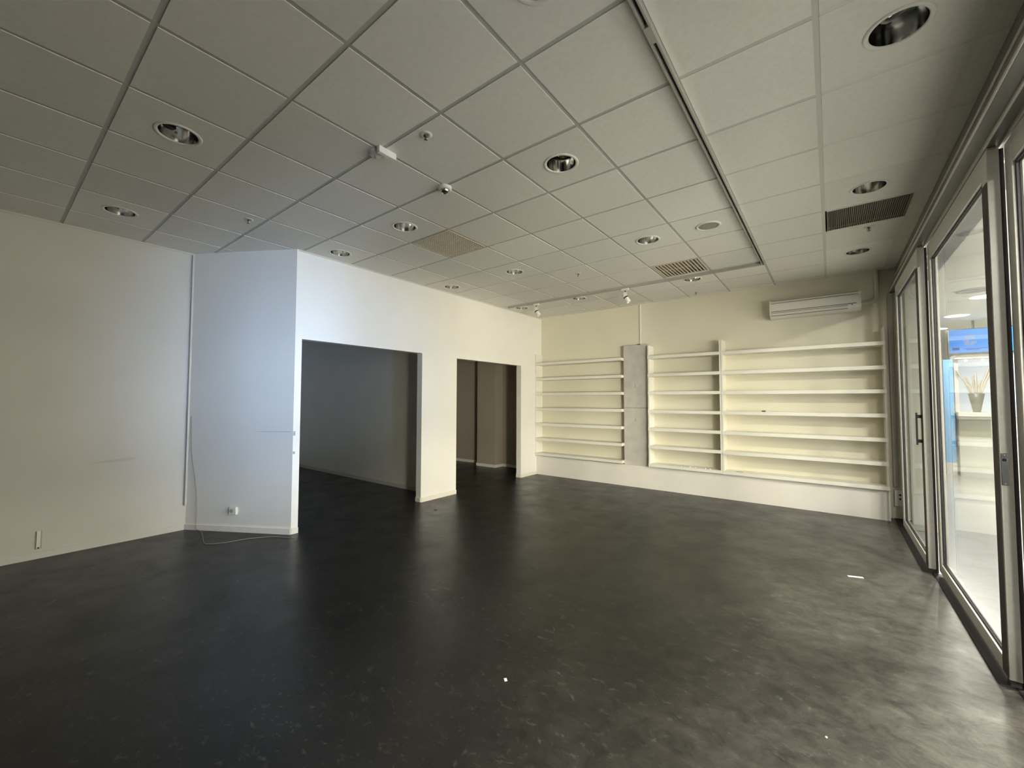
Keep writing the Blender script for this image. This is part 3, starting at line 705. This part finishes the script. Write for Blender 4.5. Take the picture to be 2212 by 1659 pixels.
tv = thing('hanging_screen', 'bright blue information screen hanging from the corridor ceiling', 'screen', (2.365, 12.0, 2.45))
MB().box(-0.46, 0.46, 0.0, 0.06, 0.0, 0.49, 0.004).build('screen_case', M['dark'], tv)
sp = MB().box(-0.438, 0.438, -0.004, 0.0, 0.012, 0.478).build('screen_panel', emit('screen_blue', (0.07, 0.33, 0.95), 2.3), tv)
dk = emit('screen_dark_blue', (0.03, 0.14, 0.50), 1.5); lt = emit('screen_pale', (0.35, 0.45, 0.75), 1.9)
pict = MB()
for (a, b, c, e) in ((-0.22, -0.10, 0.16, 0.20), (-0.24, -0.16, 0.20, 0.27), (-0.14, -0.06, 0.19, 0.24), (-0.20, -0.08, 0.28, 0.32), (-0.17, -0.09, 0.33, 0.36), (-0.22, -0.17, 0.31, 0.35)):
    pict.box(a, b, -0.006, -0.004, c, e)
pict.build('pictogram', lt, sp)
ln = MB()
for (a, b, c) in ((0.17, 0.30, 0.42), (0.20, 0.30, 0.33), (0.26, 0.38, 0.24), (0.08, 0.24, 0.17), (0.30, 0.38, 0.17), (0.30, 0.38, 0.12), (-0.24, 0.08, 0.085), (-0.20, -0.02, 0.065), (0.30, 0.38, 0.08)):
    ln.box(a, b, -0.006, -0.004, c, c+0.012)
ln.box(0.22, 0.232, -0.006, -0.004, 0.17, 0.26).box(-0.40, -0.30, -0.006, -0.004, 0.07, 0.12)
ln.build('text_line', dk, sp)
for x in (-0.10, 0.12):
    MB().tube([(x, 0.03, 0.49), (x, 0.03, CZ-2.45)], 0.02, 10).build('hanger_pole', M['dark'], tv)

ks = thing('corridor_kiosk', 'pale kiosk with counter and overhead beam in the corridor', 'kiosk', (2.5, 12.3, 0))
MB().box(-0.49, 1.2, -0.2, 0.2, 2.35, 2.43).build('beam', M['cgrey'], ks)
MB().box(-0.49, -0.43, -0.10, 0.0, 1.28, 2.35).build('post', M['cgrey'], ks)
MB().box(-0.43, 1.2, 0.0, 0.04, 1.28, 2.35).build('back_panel', emit('kiosk_panel_glow', (0.86, 0.90, 0.95), 1.7), ks)  # white panel given a glow of its own
MB().box(-0.49, 1.2, -0.32, 0.12, 1.20, 1.28).build('counter_top', M['kwhite'], ks)
MB().box(-0.48, -0.05, -0.28, 0.10, 0.80, 1.20).build('counter_front', M['cdark'], ks)
MB().box(-0.05, 1.2, -0.28, 0.10, 0.80, 1.20).build('counter_front', M['kwhite'], ks)
MB().box(-0.48, 1.2, -0.26, 0.10, 0.0, 0.80).build('counter_base', M['kwhite'], ks)
for x in (-0.33, -0.10):
    MB().lathe([(0.001, 0.0), (0.022, 0.0), (0.018, 0.03)], 12).build('beam_lamp', EM_LAMP, ks, (x, -0.16, 2.30))
bc = thing('blue_column', 'blue painted column beside the corridor kiosk', 'column', (1.915, 12.2, 0))
MB().box(-0.075, 0.075, -0.08, 0.08, 0.0, 0.25).build('column_base', M['cgrey'], bc)
MB().box(-0.07, 0.07, -0.075, 0.075, 0.25, 2.35).build('column_shaft', M['cblue'], bc)
vz = thing('tall_vase', 'tapered grey vase of dried stalks on the kiosk counter', 'vase', (2.29, 12.12, 1.2805))
MB().lathe([(0.001, 0.0), (0.05, 0.0), (0.055, 0.02), (0.085, 0.20), (0.115, 0.37), (0.105, 0.37), (0.07, 0.2), (0.001, 0.15)], 24).build('vase_body', M['vase'], vz)
random.seed(3)
for k in range(9):
    a = -0.5+k*0.125+random.uniform(-.04, .04); hh = random.uniform(0.22, 0.46)+abs(a)*0.25
    p0 = (a*0.12, 0, 0.30); p1 = (a*0.26, random.uniform(-.03, .03), 0.36+hh*0.45); p2 = (a*0.5, random.uniform(-.05, .05), 0.36+hh)
    MB().tube([p0, p1, p2], [0.006, 0.018, 0.014], 6).build('stalk', M['leaf'], vz)
cv = thing('corridor_vent', 'round grey vent disc in the corridor ceiling', 'vent', (1.68, 8.75, CZ))
MB().lathe([(0.20, 0.0), (0.19, -0.012), (0.13, -0.018), (0.12, -0.008), (0.001, -0.008)], 32).build('vent_disc', M['cgrey'], cv)

# unseen glowing window panels added across the corridor to light the room
def fill_window(y0, y1, z0, z1, m_, lb, g):
    t = thing('added_window_light', lb, 'fill light', (6.6, (y0+y1)/2, z0), 0, g)
    w2 = (y1-y0)/2; hh = z1-z0
    MB().box(-0.04, -0.01, -w2, w2, 0, hh).build('lit_panel', m_, t)
    fr = MB()
    for s in (-1, 1): fr.box(-0.06, 0, s*w2, s*(w2+0.05), -0.05, hh+0.05)
    fr.box(-0.06, 0, -w2, w2, -0.05, 0).box(-0.06, 0, -w2, w2, hh, hh+0.05)
    fr.build('fill_frame', M['alu'], t)
EC = emit('fill_cool', (0.97, 0.95, 0.90), COOL_STRENGTH); EW = emit('fill_warm', (1.0, 0.89, 0.70), WARM_STRENGTH); EW2 = emit('fill_warm_glow', (1.0, 0.85, 0.6), 3.0); EB = emit('fill_blue_glow', (0.22, 0.45, 1.0), BLUE_STRENGTH)
gw = 'added unseen light panels across the corridor'
fill_window(-2.8, -0.4, 0.5, 2.5, EC, 'added unseen cool white light panel across the corridor, behind the camera', gw)
fill_window(2.0, 4.4, 0.5, 2.5, EW, 'added unseen warm light panel across the corridor, nearer one', gw)
fill_window(4.8, 7.2, 0.5, 2.5, EW, 'added unseen warm light panel across the corridor, farther one', gw)

# unseen glowing panels added in the corridor, beams narrowed to aim at chosen walls
def aimed_fill(x, y, tx, ty, up, label, m_, watts, col, spread):
    t = thing('added_light_panel', label, 'screen', (x, y, 0), math.atan2(tx-x, -(ty-y)))
    MB().box(-0.40, 0.40, -0.25, 0.25, 0.0, 0.05, 0.004).build('base_plate', M['dark'], t)
    MB().box(-0.56, 0.56, -0.05, 0.05, 0.05, 1.75, 0.006).build('screen_case', M['dark'], t)
    MB().box(-0.52, 0.52, -0.056, -0.05, 0.20, 1.62).build('screen_panel', m_, t)
    ld = bpy.data.lights.new('fill_beam', 'AREA'); ld.shape = 'RECTANGLE'; ld.size = 1.0; ld.size_y = 1.3
    ld.energy = watts; ld.color = col; ld.spread = math.radians(spread)
    lo = bpy.data.objects.new('fill_beam', ld); COL.objects.link(lo); lo.parent = t; lo.location = (0, -0.07, 0.92)
    lo.rotation_euler = (math.radians(90+up), 0, math.pi)
aimed_fill(4.2, 0.4, -5.4, 2.3, 7, 'added unseen bluish light panel across the corridor', EB, BLUE_FILL_W, (0.46, 0.64, 1.0), 27)
aimed_fill(3.6, -0.9, -4.3, 6.7, 2, 'added unseen warm light panel in the corridor behind the camera', EW2, WARM_FILL_W, (1.0, 0.89, 0.70), 46)
